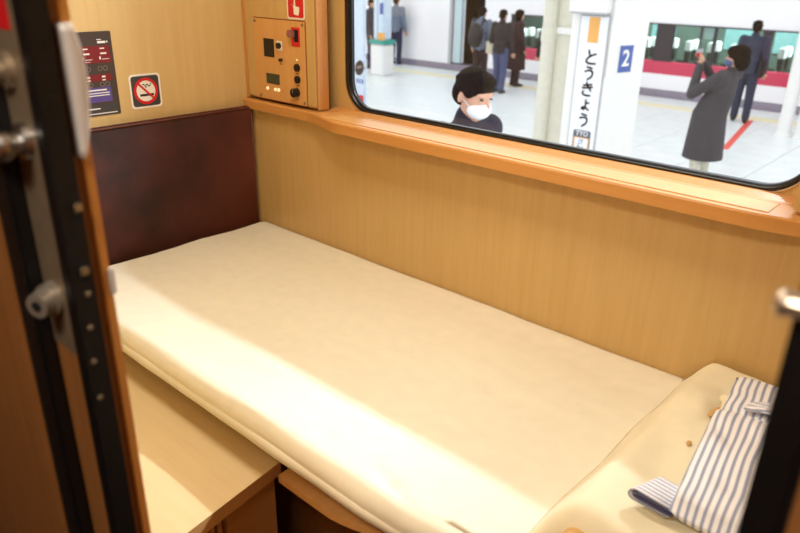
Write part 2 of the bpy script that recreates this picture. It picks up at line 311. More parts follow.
# inner pull handle, long shell shape seen past the leading edge
bm = bmesh.new(); cur = []
for i in range(15):
    t = i/14; z = -.040-.100*t; w_ = .0155*(max(0, math.sin(math.pi*(.10+.86*t))))**.45*(1-.25*t); ring = []
    for k in range(16):
        a = 2*math.pi*k/16; ring.append(bm.verts.new(wz((-.5465+.006*math.cos(a), .2300+w_*.62+w_*.62*math.sin(a), z))))
    cur.append(ring)
for a, c in zip(cur, cur[1:]):
    for k in range(16): bm.faces.new((a[k], a[(k+1) % 16], c[(k+1) % 16], c[k]))
bm.faces.new(cur[0][::-1]); bm.faces.new(cur[-1]); obj('pull_handle', bm, M['silver'], door, smooth=True, label='long silver pull on the cabin side')
for y, z, s in ((.2195, -.178, 1), (.2160, -.231, 1.1)):
    bm = bmesh.new(); box(bm, (-.5390, y-.004, z-.0085), (-.5374, y+.004, z+.0085), .0006); obj('latch_pocket', bm, M['dark'], door)
    bm = bmesh.new(); box(bm, (-.538, y-.0032*s, z-.001), (-.534, y+.0032*s, z+.006), .0008); obj('latch_bolt', bm, M['chrome'], door)
for y, z in ((.2170, -.250), (.2180, -.050), (.2160, -.092), (.2140, -.280), (.2120, -.312), (.2120, -.348)):
    bm = bmesh.new(); tube(bm, (-.5382, y, z), (-.5370, y, z), .0027, .0022, 14); obj('screw', bm, M['steel'] if z < -.2 else M['black'], door)
bm = bmesh.new(); box(bm, (-.5508, .2405, -.262), (-.547, .2455, -.238), .001); obj('strike_tab', bm, M['silver'], door, label='small silver latch tab')

# ------------------------------------------------------------------ bed
bed = thing('bed', wz((-.8, .97, ZF)), 'long berth made up with a cream fitted sheet beside the window', 'bed')
X0, X1, Y0, Y1, ZT = -1.768, .19, .612, 1.298, -.750
def fbm(x, y, s, seed=0): return noise.noise(Vector((x*s, y*s, seed)))
bm = bmesh.new(); prof = []
# cross-section from under the front edge over the top to the wall: (y, z)
for t in range(6): prof.append((Y0+.05-.008*t, -.804))
for k in range(9):
    a = R(-90-90*k/8); prof.append((Y0+.010+.010*math.cos(a), -.794+.010*math.sin(a)))
for k in range(1, 10):
    a = R(180-90*k/9); prof.append((Y0+.030+.030*math.cos(a), -.782+.032*math.sin(a)))
n_top = len(prof)
for k in range(1, 61): prof.append((Y0+.030+(Y1-Y0-.030)*k/60, ZT))
NX = 300; grid = []
for i in range(NX+1):
    x = X0+(X1-X0)*i/NX; row = []
    for k, (y, z) in enumerate(prof):
        g = max(0, min(1, (x+.80)/.45))
        wav = .004*fbm(x*1.2, y*3, 2.2, 3)+.0012*fbm(x*2, y*6, 5, 9)
        dz = wav*min(1, max(0, (y-.61)/.12)) if z > -.775 else 0; dy = 0
        # shallow drag lines running along the bed
        dz += .0012*math.sin((y*1.0+x*.12)*60+3*fbm(x, y, 2))*max(0, fbm(x+5, y, 2.5)) if z > -.77 else 0
        if y < .80:
            k_ = max(0, 1-abs((y-.655)+.30*(x+.60))/.022)*max(0, 1-abs(x+.60)/.10); dz -= .009*k_*k_*(1 if z > -.76 else 0)
        if y < .644 and z < -.752: dy = .0025*fbm(x*4, z*10, 1.2, 7)+g*.005*fbm(x*7, z*20, 1, 2); dz += .0018*fbm(x*4, 0, 1.3, 4)
        dy += .016*max(0, min(1, (x+.62)/.2))*(1 if y < .645 else 0)
        # rounded head corners
        if x < X0+.03: q = (X0+.03-x)/.03; dz -= .018*q*q
        if y > Y1-.03 : q = (y-(Y1-.03))/.03; dz -= .005*q*q
        if x < X0+.05 and y > Y1-.05: dz -= 0
        row.append(bm.verts.new(wz((x, y+dy, z+dz))))
    grid.append(row)
for a, c in zip(grid, grid[1:]):
    for k in range(len(prof)-1): bm.faces.new((a[k], a[k+1], c[k+1], c[k]))
# close the back, underside and both ends so that the mattress is solid
bl = [[bm.verts.new(wz((g[0].co.x, Y1, -.804))), ] for g in (grid[0], grid[-1])]
bm.faces.new([*grid[0], bl[0][0]][::-1]); bm.faces.new([*grid[-1], bl[1][0]])
bm.faces.new([g[-1] for g in grid]+[bl[1][0], bl[0][0]]); bm.faces.new([g[0] for g in grid][::-1]+[bl[0][0], bl[1][0]])
mat_ = obj('mattress', bm, M['sheet'], bed, smooth=True)
# hem line of the sheet along the front
bm = bmesh.new(); rows = []
for i in range(121):
    x = -1.75+1.9*i/120; dy = .016*max(0, min(1, (x+.62)/.2))+.002*fbm(x*6, 0, 1.5, 1)
    rows.append([bm.verts.new(wz((x, Y0+dy+a_, -.804+c_))) for a_, c_ in ((.006, .026), (-.0020, .014), (-.0015, .004), (.008, .001))])
for a, c in zip(rows, rows[1:]):
    for k in range(3): bm.faces.new((a[k], a[k+1], c[k+1], c[k]))
hem = obj('sheet_hem', bm, M['sheet'], mat_, smooth=True); hm = hem.modifiers.new('s', 'SOLIDIFY'); hm.thickness = .002
obj('bed_board', bx((XH+.002, .668, -.826), (.195, 1.299, -.806), .003), M['edge'], bed)
# front rail with a dip towards the foot, and recessed plinth
bm = bmesh.new(); rows = []
for i in range(61):
    x = -.865+1.06*i/60; d_ = max(0, min(1, (x+.74)/.20)); d = -.045*d_*d_*(3-2*d_); rows.append([bm.verts.new(wz((x, y, z))) for y, z in ((.636-d, -.888), (.636-d, -.872), (.740, -.868), (.740, -.888))])
for a, c in zip(rows, rows[1:]):
    for k in range(4): bm.faces.new((a[k], a[(k+1) % 4], c[(k+1) % 4], c[k]))
bm.faces.new(rows[0]); bm.faces.new(rows[-1][::-1]); obj('front_rail', bm, M['edge'], bed)
obj('plinth', bx((XH+.002, .78, ZF), (.195, 1.299, -.826)), M['dwood'], bed)
# duvet folded at the foot
dv = thing('folded_duvet', wz((-.12, 1.0, -.750)), 'thick cream duvet folded in a pile across the foot of the bed', 'duvet')
DX0, DX1, DY0, DY1 = -.385, .16, .706, 1.290
def dprof(t):                                # superellipse bulge 0..1..0
    return (max(0, 1-abs(2*t-1)**3.2))**.42
bm = bmesh.new(); G = []
NXD, NYD = 70, 84
for i in range(NXD+1):
    s = i/NXD; row = []
    for j in range(NYD+1):
        t = j/NYD; x = DX0+(DX1-DX0)*s; y = DY0+(DY1-DY0)*t
        q_ = min(1, s/.105); hgt = .076*(.55*q_+.45*q_*q_*(3-2*q_))*(max(0, 1-(1-min(1, t/.07))**2))**.5*(max(0, 1-(max(0, t-.93)/.07)**2)*.25+.75)*(max(0, 1-max(0, (s-.9)/.1)**2))**.5
        hgt += (.007*fbm(x*6, y*6, 1, 2)+.007*fbm(x*14+y*6, y*5, 1, 5)+.003*fbm(x*30+y*10, y*12, 1, 6))*min(1, hgt/.03)
        hgt += .012*math.exp(-((x+.29)/.03)**2-((y-1.12)/.05)**2)-.010*math.exp(-((x+.26)/.014)**2-((y-1.10)/.05)**2)
        x += .008*fbm(y*8, 0, 1, 8)*(1-s)
        row.append(bm.verts.new(wz((x, y, ZT-.002+hgt))))
    G.append(row)
for a, c in zip(G, G[1:]):
    for k in range(NYD): bm.faces.new((a[k], a[k+1], c[k+1], c[k]))
edge = [g[0] for g in G]+G[-1][1:]+[g[-1] for g in G[::-1]][1:]+G[0][::-1][1:-1]
bm.faces.new(edge); obj('folded_cover', bm, M['duvet'], dv, smooth=True)
# rolled front hem of the duvet: spiral end facing the door
bm = bmesh.new(); rows = []
for i in range(29):
    t = i/28; a = R(200+430*t); rr = .029-.019*t; cx, cz = -.308, -.716
    rows.append([(cx+rr*1.25*math.cos(a), cz+rr*math.sin(a))])
for i in range(28):
    pass
pts = [p[0] for p in rows]
V = [[bm.verts.new(wz((x+.02*(y-.7), y+.004*math.sin(9*x*7+y*40), z))) for (x, z) in pts] for y in (.684, .690, .70, .72, .75)]
for a, c in zip(V, V[1:]):
    for k in range(len(pts)-1): bm.faces.new((a[k], a[k+1], c[k+1], c[k]))
ro = obj('rolled_end', bm, M['inner'], dv, smooth=True); q = ro.modifiers.new('s', 'SOLIDIFY'); q.thickness = .004
obj('roll_core', tube(bmesh.new(), (-.308, .697, -.717), (-.308, .74, -.717), .021, seg=20), M['inner'], dv)
bm = bmesh.new(); ell(bm, wz((-.262, 1.098, -.674)), (.008, .026, .005), Matrix.Rotation(R(-14), 3, 'Z')); obj('cover_opening', bm, M['inner'], dv, smooth=True, label='tan opening in the cover')
bm = bmesh.new(); ell(bm, wz((-.262, .972, -.669)), (.004, .006, .003)); obj('fastening', bm, M['inner'], dv, label='small brown button hole')
for (x0, y0, x1, y1, rr) in ((-.262, 1.135, -.238, 1.07, .011), (-.252, 1.062, -.252, 1.13, .009)):
    bm = bmesh.new(); P_ = None
    for i in range(9):
        t = i/8; ell(bm, wz((x0+(x1-x0)*t+.004*math.sin(5*t), y0+(y1-y0)*t, -.668+.010*math.sin(math.pi*t))), (rr, rr*1.1, rr*.7), seg=10, ring=8)
    obj('cover_tie', bm, M['duvet'], dv, smooth=True)

# striped robe folded on the duvet
robe = thing('folded_robe', wz((-.16, .93, -.674)), 'white and blue-grey striped cotton robe folded on top of the duvet', 'robe')
def slab(c, th, nu=30, nv=24, drop=0, wr=.002, seed=0, updir=(0, 0, 1)):
    """closed soft slab between four corners c = p00, p10, p11, p01 (top side); u runs across the stripes"""
    bm = bmesh.new(); uvl = bm.loops.layers.uv.new('UVMap'); c = [wz(p) for p in c]; wid = (c[1]-c[0]).length; T = []; Bt = []; UV = {}
    for side in (0, 1):
        A = []
        for i in range(nu+1):
            row = []
            for j in range(nv+1):
                s, t = i/nu, j/nv; p = (c[0]*(1-s)+c[1]*s)*(1-t)+(c[3]*(1-s)+c[2]*s)*t
                e = (max(0, 1-abs(2*s-1)**10))**.5*(max(0, 1-abs(2*t-1)**14))**.5
                z = th/2*e*(1 if side == 0 else -1)-th/2
                if side == 0: z += wr*fbm(s*5+t*2, t*5, 1, seed)*e
                if drop: q = max(0, (.16-t)/.16); z -= drop*q*q
                p = p+Vector((0, 0, z)); v = bm.verts.new(p); UV[v] = (s*wid+.004*fbm(t*3, s*2, 1, seed+4), t); row.append(v)
            A.append(row)
        (T if side == 0 else Bt).extend(A)
    for A in (T, Bt):
        for a, d in zip(A, A[1:]):
            for k in range(nv): bm.faces.new((a[k], a[k+1], d[k+1], d[k]))
    def rim(A): return [g[0] for g in A]+A[-1][1:]+[g[-1] for g in A[::-1]][1:]+A[0][::-1][1:-1]
    ra, rb_ = rim(T), rim(Bt)
    for i in range(len(ra)): j = (i+1) % len(ra); bm.faces.new((ra[i], ra[j], rb_[j], rb_[i]))
    for f_ in bm.faces:
        for l in f_.loops: l[uvl].uv = UV[l.vert]
    return bm
obj('body_fold', slab([(-.218, .782, -.620), (-.03, .782, -.620), (-.055, 1.075, -.624), (-.258, 1.058, -.630)], .046, 44, 40, drop=.006, wr=.009, seed=3), M['stripe'], robe, smooth=True)
obj('collar_fold', slab([(-.243, 1.030, -.634), (-.10, 1.040, -.634), (-.10, 1.215, -.640), (-.268, 1.198, -.644)], .022, 34, 14, wr=.003, seed=6), M['stripe'], robe, smooth=True)
obj('belt_fold', slab([(-.150, 1.065, -.612), (-.14, 1.12, -.614), (-.215, 1.082, -.622), (-.218, 1.055, -.620)][::1], .010, 12, 20, seed=2), M['stripe'], robe, smooth=True)
def fold_end(th, x0, y0, y1, z, parent, nm, mat):
    bm = bmesh.new(); uvl = bm.loops.layers.uv.new('UVMap'); pr = []
    for k in range(13): a = R(90+180*k/12); pr.append((x0+.010*math.cos(a), z+th*math.sin(a)))
    pr = [(x0+.045, z+th*.9)]+pr+[(x0+.045, z-th*.9)]
    V = [[bm.verts.new(wz((x+(y-y0)*.35, y, zz+.002*math.sin(x*90)))) for x, zz in pr] for y in [y0+(y1-y0)*i/8 for i in range(9)]]
    for i, (a, c) in enumerate(zip(V, V[1:])):
        for k in range(len(pr)-1):
            fc = bm.faces.new((a[k], a[k+1], c[k+1], c[k]))
            for l, uv_ in zip(fc.loops, ((i, k), (i, k+1), (i+1, k+1), (i+1, k))): l[uvl].uv = (uv_[0]*.009+.002, uv_[1])
    o = obj(nm, bm, mat, parent, smooth=True); q = o.modifiers.new('s', 'SOLIDIFY'); q.thickness = .0022; return o
fe = fold_end(.0095, -.266, .786, .835, -.657, robe, 'sleeve_fold', M['stripe'])
fold_end(.0045, -.259, .785, .835, -.657, fe, 'inner_fold', M['navy'])

# ------------------------------------------------------------------ headboard cushion, notices
hb = thing('headboard_cushion', wz((-1.79, 1.0, -.84)), 'dark brown velvet panel cushion on the wall at the head of the bed', 'headboard')
bm = bmesh.new(); box(bm, (XH, .278, -.846), (-1.770, 1.294, -.388), .010, 4); obj('velvet_pad', bm, M['velvet'], hb, smooth=True)
tube_r = bmesh.new()
for p, q in (((-1.772, .29, -.391), (-1.772, 1.284, -.391)), ((-1.772, 1.288, -.398), (-1.772, 1.288, -.84))): tube(tube_r, p, q, .0022, seg=10)
obj('piping', tube_r, plain('red_brown_piping', (110, 62, 46), .8, var=.1), hb, smooth=True)
FH = Frame((XH, 0, 0), (0, 1, 0), (0, 0, 1), (1, 0, 0))
po = thing('information_notice', wz((XH, .79, -.362)), 'dark brown notice with red and purple blocks on the wall above the cushion', 'notice')
obj('board', prism(bmesh.new(), FH, rrect(.690, -.362, .890, -.155, .003), .0001, .002), M['poster'], po)
for y0, z0, y1, z1, mt in ((.70, -.231, .882, -.190, 'darkred'), (.70, -.276, .879, -.259, 'darkred')): obj('colour_band', prism(bmesh.new(), FH, rect(y0, z0, y1, z1), .002, .0023), M[mt], po)
obj('colour_band', prism(bmesh.new(), FH, rrect(.70, -.328, .872, -.291, .003), .002, .0023), M['purple'], po, label='purple block')
bm = bmesh.new()
prism(bm, FH, rect(.70, -.362, .8885, -.334), .002, .0022); obj('lower_band', bm, M['grey'], po)
bm = bmesh.new()
for y, z, wd, ht in ((.851, -.1745, .012, .002), (.852, -.181, .021, .0055), (.875, -.1805, .004, .004), (.812, -.196, .013, .003), (.856, -.196, .012, .003), (.812, -.208, .016, .004), (.856, -.208, .016, .004),
                     (.808, -.219, .004, .007), (.852, -.219, .004, .007), (.815, -.222, .018, .0015), (.859, -.222, .018, .0015), (.815, -.2275, .012, .001), (.812, -.265, .009, .004), (.852, -.265, .009, .004), (.812, -.273, .009, .003), (.852, -.273, .009, .003),
                     (.80, -.2975, .060, .0035), (.795, -.305, .071, .0022), (.795, -.311, .071, .0022), (.80, -.344, .036, .003), (.80, -.3565, .080, .0022)):
    prism(bm, FH, rect(y, z-ht/2, y+wd, z+ht/2), .0023, .0026)
obj('fine_print', bm, M['white'], po, kind='stuff')
bm = bmesh.new()
for y in (.806, .82, .85, .864):
    for z in (-.2475, -.287): ringp(bm, FH, y, z+.003, .0062, .0048, .0023, .0026, 18)
obj('line_icons', bm, M['pgrey'], po, kind='stuff')
ns = thing('no_smoking_sign', wz((XH, .968, -.358)), 'square no-smoking sticker, red ring and slash on dark grey, above the cushion', 'sign')
obj('border', prism(bmesh.new(), FH, rrect(.923, -.358, 1.013, -.268, .010), .0001, .001), M['white'], ns)
obj('ground', prism(bmesh.new(), FH, rrect(.928, -.353, 1.008, -.273, .008), .001, .0013), M['grey'], ns)
obj('disc', prism(bmesh.new(), FH, circ(.968, -.313, .030), .0013, .0016), M['white'], ns)
bm = bmesh.new(); prism(bm, FH, rect(.950, -.3265, .990, -.3205), .0016, .0019)
for i in range(10): x = .972+.002*i; z = -.302+.004*math.sin(i*.8)+.0009*i; prism(bm, FH, circ(x-.004, z, .0016, 8), .0016, .0019)
for i in range(7): prism(bm, FH, circ(.961+.0016*i, -.296-.001*i+.002*math.sin(i), .0015, 8), .0016, .0019)
obj('cigarette', bm, M['ink'], ns)
bm = bmesh.new(); ringp(bm, FH, .968, -.313, .035, .0275, .0018, .0022)
prism(bm, FH, [(.968-.0225, -.313+.0185), (.968-.0185, -.313+.0225), (.968+.0225, -.313-.0185), (.968+.0185, -.313-.0225)], .0018, .00215); obj('ring_and_slash', bm, M['red'], ns)

# control panel on the window wall
FW = Frame((0, 1.300, 0), (1, 0, 0), (0, 0, 1), (0, -1, 0))
cp = thing('control_panel', wz((-1.63, 1.297, -.358)), 'amber control plate with knobs and display at the head corner of the window wall', 'control panel')
obj('shadow_gap', prism(bmesh.new(), FW, rrect(-1.750, -.3605, -1.5205, -.1315, .004), .0001, .0008), M['slit'], cp, label='dark joint round the plate')
obj('face_plate', prism(bmesh.new(), FW, rrect(-1.7475, -.358, -1.5230, -.134, .003), .0008, .003), M['plate'], cp)
obj('dark_window', prism(bmesh.new(), FW, rrect(-1.703, -.237, -1.657, -.187, .001), .003, .0042), M['black'], cp)
obj('display', prism(bmesh.new(), FW, rrect(-1.698, -.312, -1.639, -.283, .001), .003, .0042), M['lcd'], cp)
for x, z in ((-1.740, -.142), (-1.531, -.142), (-1.729, -.350), (-1.531, -.350)):
    bm = bmesh.new(); prism(bm, FW, circ(x, z, .0042, 14), .003, .0048); obj('screw', bm, M['steel'], cp)
for x, z in ((-1.695, -.327), (-1.659, -.327), (-1.644, -.3265)): obj('white_button', prism(bmesh.new(), FW, circ(x, z, .0048, 16), .003, .006), M['lampb'], cp)
obj('indicator_lamp', prism(bmesh.new(), FW, circ(-1.558, -.235, .0025, 12), .003, .0045), M['lampb'], cp)
for x, z, rr, dp in ((-1.557, -.256, .0105, .006), (-1.557, -.288, .0105, .006), (-1.563, -.324, .0125, .016), (-1.626, -.241, .0048, .008)):
    bm = bmesh.new(); prism(bm, FW, circ(x, z, rr, 24), .003, dp+.003)
    o = obj('knob', bm, M['black'], cp)
    if dp > .01: obj('pointer', prism(bmesh.new(), FW, rect(x-.0012, z, x+.0012, z+rr*.9), dp+.003, dp+.0042), M['pgrey'], o)
dl = obj('dial_scale', prism(bmesh.new(), FW, rrect(-1.646, -.217, -1.620, -.190, .006), .003, .0035), M['white'], cp)
obj('dial', prism(bmesh.new(), FW, circ(-1.633, -.203, .0085, 24), .0035, .010), M['black'], dl)
bm = bmesh.new()
for k in range(7): a = R(-60+k*22); prism(bm, FW, circ(-1.635+.0145*math.cos(a), -.204+.0145*math.sin(a), .0012, 6), .0035, .0038)
for x, z, l in ((-1.63, -.2525, .006), (-1.624, -.2525, .003), (-1.558, -.2715, .012), (-1.557, -.304, .013), (-1.560, -.342, .008), (-1.712, -.324, .004), (-1.627, -.327, .004)): prism(bm, FW, rect(x-l/2, z-.001, x+l/2, z+.001), .003, .0033)
obj('dial_marks', bm, M['slit'], cp, kind='stuff')
rs = obj('red_recess', prism(bmesh.new(), FW, rrect(-1.577, -.200, -1.543, -.150, .002), .003, .0044), M['red'], cp)
obj('recess_well', prism(bmesh.new(), FW, rrect(-1.566, -.188, -1.548, -.156, .001), .0044, .0047), M['dark'], rs)
bm = bmesh.new(); box(bm, (-1.583, 1.281, -.176), (-1.560, 1.2965, -.157), .003); obj('toggle_guard', bm, plain('grey_switch_plastic', (150, 96, 92), .4, var=.05), rs)
sg = thing('call_button_sign', wz((-1.555, 1.298, -.128)), 'red sticker with a white pressing hand above the control plate', 'sign')
obj('border', prism(bmesh.new(), FW, rrect(-1.594, -.129, -1.522, -.028, .008), .0001, .001), M['white'], sg)
obj('ground', prism(bmesh.new(), FW, rrect(-1.590, -.125, -1.526, -.032, .006), .001, .0013), M['red'], sg)
bm = bmesh.new(); prism(bm, FW, [(-1.576, -.091), (-1.571, -.092), (-1.5665, -.101), (-1.566, -.117), (-1.547, -.119), (-1.543, -.104), (-1.544, -.097), (-1.551, -.097), (-1.559, -.095), (-1.5595, -.078), (-1.564, -.077), (-1.565, -.096)], .0013, .0016)
ringp(bm, FW, -1.561, -.070, .010, .0075, .0013, .0016, 20); obj('hand_symbol', bm, M['white'], sg)

# ------------------------------------------------------------------ bench board by the bed
bn = thing('bench_board', wz((-1.38, .46, ZF)), 'pale birch bench board over slatted wooden front between door and bed', 'bench')
ZB = -.86; F0 = Frame((0, 0, 0), (1, 0, 0), (0, 1, 0), (0, 0, 1))
obj('board', prism(bmesh.new(), F0, [(XH+.002, .272), (-.825, .272), (-.881, .655), (XH+.002, .655)], ZB-.001, ZB), M['board'], bn)
obj('board_edge', prism(bmesh.new(), F0, [(XH+.002, .272), (-.825, .272), (-.881, .655), (XH+.002, .655)], ZB-.029, ZB-.001), M['edge'], bn, label='brown wooden edge')
bm = bmesh.new(); box(bm, (-.945, .545, ZF), (-.905, .655, ZB-.0295)); obj('corner_post', bm, M['edge'], bn)
obj('back_panel', bx((-.945, .28, ZF), (-.935, .545, ZB-.0295)), M['dark'], bn)
for i in range(16): y = .285+i*.0162; obj('slat', bx((-.932, y, ZF), (-.912, y+.009, ZB-.0295), .001, 1), M['edge'], bn)

# ------------------------------------------------------------------ station platform
PZ = -2.45
pf = obj('platform_floor', bx((-26, 2.6, PZ-.4), (8, 15.2, PZ-.012)), M['joint'], **st)
tm = None; TS = .9
for ix in range(-20, 1):
    for iy in range(5, 16):
        x, y = ix*TS*1.0-.4, 2.65+(iy-1)*TS*.94
        # only tiles that the window can show
        if y > 13.9 or x > -.10*y+.3 or x < -1.06*y-.6 or y < 6.2: continue
        if tm is None:
            bm = bmesh.new(); t = bmesh.new(); bmesh.ops.create_cube(t, size=1)
            merge(bm, t, Matrix.Diagonal((TS-.012, TS*.94-.012, .012, 1))); bmesh.ops.bevel(bm, geom=[e for e in bm.edges if all(v.co.z > 0 for v in e.verts)], offset=.003, segments=1, affect='EDGES')
            tm = bpy.data.meshes.new('tile'); bm.to_mesh(tm); bm.free(); tm.materials.append(M['tile'])
        o = bpy.data.objects.new('tile', tm); COL.objects.link(o); o.parent = pf; o.location = Vector((x, y, PZ+EYE-.006))-pf.location
obj('near_paving', bx((-26, 2.6, PZ-.012), (8, 5.95, PZ)), M['tile'], pf)
obj('edge_paving', bx((-26, 14.38, PZ-.012), (8, 15.2, PZ)), M['tile'], pf)
obj('tactile_strip', bx((-26, 13.98, PZ-.012), (8, 14.35, PZ+.004)), M['yel'], pf, label='pale yellow tactile paving strip')
bm = bmesh.new(); Fp = Frame((0, 0, PZ), (1, 0, 0), (0, 1, 0), (0, 0, 1)); prism(bm, Fp, [(-3.46, 11.2), (-3.36, 11.2), (-3.84, 13.95), (-3.95, 13.95)], -.001, .003); obj('painted_line', bm, M['redline'], pf, label='red painted line')

# the train across the platform
TY = 15.3
tr = thing('train', wz((-9, 16.5, PZ)), 'white train with a magenta red stripe below dark windows across the platform', 'train')
def tbx(n, a, b_, m, bev=0, par=tr, **k): return obj(n, bx(a, b_, bev), M[m], par, **k)
DL, DR = -12.07, -11.0; WL, WRt, WT, WB = -10.20, 2.0, -.95, -1.72
tbx('body_panel', (-24, TY, -2.30), (DL, TY+.08, 1.0), 'twhite')
tbx('body_panel', (DR, TY, -2.30), (WL, TY+.08, 1.0), 'twhite')
tbx('body_panel', (WL, TY, WT), (WRt, TY+.08, 1.0), 'twhite')
tbx('body_panel', (WL, TY, -2.30), (WRt, TY+.08, -1.98), 'twhite')
tbx('red_stripe', (WL, TY-.003, -1.98), (WRt, TY+.08, WB), 'tred')
tbx('body_panel', (DL, TY, .2), (DR, TY+.08, 1.0), 'twhite')
tbx('side_skirt', (-24, TY+.02, -3.2), (WRt, TY+.10, -2.30), 'tskirt')
tbx('gutter', (WL, TY-.02, WT-.03), (WRt, TY+.02, WT), 'tdark')
tbx('roof', (-24, TY, 1.0), (WRt, TY+2.9, 1.08), 'twhite'); tbx('cabin_floor', (-24, TY+.1, -2.32), (WRt, TY+2.9, -2.26), 'tdark')
tbx('far_wall', (-24, TY+2.8, -2.3), (WRt, TY+2.88, 1.0), 'tin')
tbx('vestibule_wall', (DL-.1, TY+1.0, -2.26), (DR+.5, TY+1.06, 1.0), 'tdark'); tbx('vestibule_side', (DL-.06, TY+.08, -2.26), (DL, TY+1.0, 1.0), 'tdark'); tbx('vestibule_side', (DR, TY+.08, -2.26), (DR+.06, TY+1.0, 1.0), 'tdark')
dr = tbx('door', (-12.06, TY+.09, -2.26), (-11.70, TY+.13, .2), 'twhite'); tbx('door_edge', (-11.94, TY-.01, -2.26), (-11.72, TY+.09, .2), 'tpale', par=dr)
tbx('door_jamb', (DL-.05, TY-.012, -2.30), (DL+.04, TY+.02, .25), 'pgr')
panes = [(-10.14, -9.29), (-9.24, -8.40), (-8.05, -7.25), (-7.20, -6.50), (-6.11, -5.575), (-5.545, -5.30), (-5.24, -4.37), (-4.19, -3.45), (-3.38, -2.6), (-2.3, -1.5)]
for a, c in panes: 
    fr = bmesh.new(); Ft = Frame((0, TY, 0), (1, 0, 0), (0, 0, 1), (0, -1, 0))
    obj('pane', prism(bmesh.new(), Ft, rect(a, WB+.02, c, WT-.03), -.02, -.012), M['tglass'], tr)
prev = WL
for a, c in panes+[(WRt, WRt)]:
    if a-prev > .001: tbx('window_post', (prev, TY, WB), (a, TY+.06, WT-.03), 'tdark')
    prev = c
tbx('blind', (-5.57, TY+.09, -1.20), (-5.30, TY+.10, -.98), 'tcover', label='white half-drawn blind')
for a in (-9.9, -7.8, -6.0, -4.9, -3.9): tbx('far_window', (a, TY+2.77, -1.62), (a+.62, TY+2.80, -.96), 'teal')  # bright sky and reflection in the panes, put into teal plates
sm = bmesh.new(); box(sm, (-.05, -.09, -.30-EYE), (.05, .09, .12-EYE), .02); box(sm, (-.02, -.10, -.42-EYE), (.26, .10, -.30-EYE), .02)
sme = bpy.data.meshes.new('seat'); sm.to_mesh(sme); sm.free(); sme.materials.append(M['seat'])
sc_ = bmesh.new(); box(sc_, (-.058, -.098, -.08-EYE), (.058, .098, .13-EYE), .018); scm = bpy.data.meshes.new('headrest_cover'); sc_.to_mesh(scm); sc_.free(); scm.materials.append(M['tcover'])
base = wloc(tr)
for i in range(17):
    x = -10.05+i*.462
    for y in (TY+.36, TY+.72):
        o = bpy.data.objects.new('seat', sme); COL.objects.link(o); o.parent = tr; o.location = wz((x, y, -1.42))-base
        c = bpy.data.objects.new('headrest_cover', scm); COL.objects.link(c); c.parent = o
# station pillar with the name board
cx_ = thing('station_pillar', wz((-3.1, 6.3, PZ)), 'big white platform pillar with beige pipe carrying the station name board', 'pillar')
obj('casing', prism(bmesh.new(), F0, [(-3.345, 6.0), (-2.965, 6.0), (-2.842, 6.50), (-2.95, 6.75), (-3.30, 6.75), (-3.40, 6.4)], PZ, 1.6), M['pcol'], cx_)
obj('pipe', tube(bmesh.new(), (-3.625, 6.10, PZ), (-3.625, 6.10, 1.6), .070, seg=28), M['beige'], cx_, smooth=False)
obj('pipe_collar', tube(bmesh.new(), (-3.625, 6.10, -.60), (-3.625, 6.10, -.48), .078, seg=28), M['beige'], cx_)
obj('side_panel', bx((-3.57, 6.12, PZ), (-3.34, 6.2, 1.6)), M['beige'], cx_)
obj('panel_band', bx((-3.57, 6.10, -.53), (-3.345, 6.121, -.47), .004), M['pcol'], cx_)
obj('upper_box', bx((-3.335, 5.90, -.315), (-2.97, 6.0, .3), .006), M['pcol'], cx_); obj('box_bottom', bx((-3.32, 5.905, -.330), (-2.98, 6.0, -.315)), M['pgr'], cx_)
obj('conduit', tube(bmesh.new(), (-2.935, 6.0, -.85), (-2.935, 6.0, 1.6), .018, seg=14), M['pcol'], cx_)
ns2 = thing('station_name_board', wz((-3.11, 5.99, -1.72)), 'tall white station name board with orange block on the pillar', 'sign')
FS = Frame((0, 5.998, 0), (1, 0, 0), (0, 0, 1), (0, -1, 0))
obj('rim', prism(bmesh.new(), FS, rect(-3.258, -1.75, -2.970, -.340), 0, .012), M['pgr'], ns2)
obj('face', prism(bmesh.new(), FS, rect(-3.246, -1.74, -2.982, -.350), .012, .016), M['signw'], ns2)
obj('orange_block', prism(bmesh.new(), FS, rect(-3.163, -.572, -3.060, -.356), .016, .018), M['orange'], ns2)
STR = {'to': [[(.33, .97), (.36, .80), (.43, .60)], [(.84, .74), (.60, .64), (.36, .48), (.22, .32), (.20, .17), (.32, .06), (.58, .03), (.86, .06)]],
 'u': [[(.32, .97), (.52, .93), (.70, .89)], [(.20, .62), (.42, .71), (.62, .72), (.77, .62), (.78, .45), (.70, .22), (.42, .0)]],
 'ki': [[(.20, .76), (.50, .79), (.80, .87)], [(.14, .56), (.48, .59), (.86, .68)], [(.42, .99), (.52, .74), (.78, .40)], [(.24, .34), (.17, .18), (.28, .06), (.50, .01), (.76, .04)]],
 'yo': [[(.52, .97), (.53, .60), (.53, .28), (.44, .10), (.26, .07), (.17, .18), (.30, .29), (.52, .24), (.84, .05)], [(.53, .70), (.82, .72)]]}
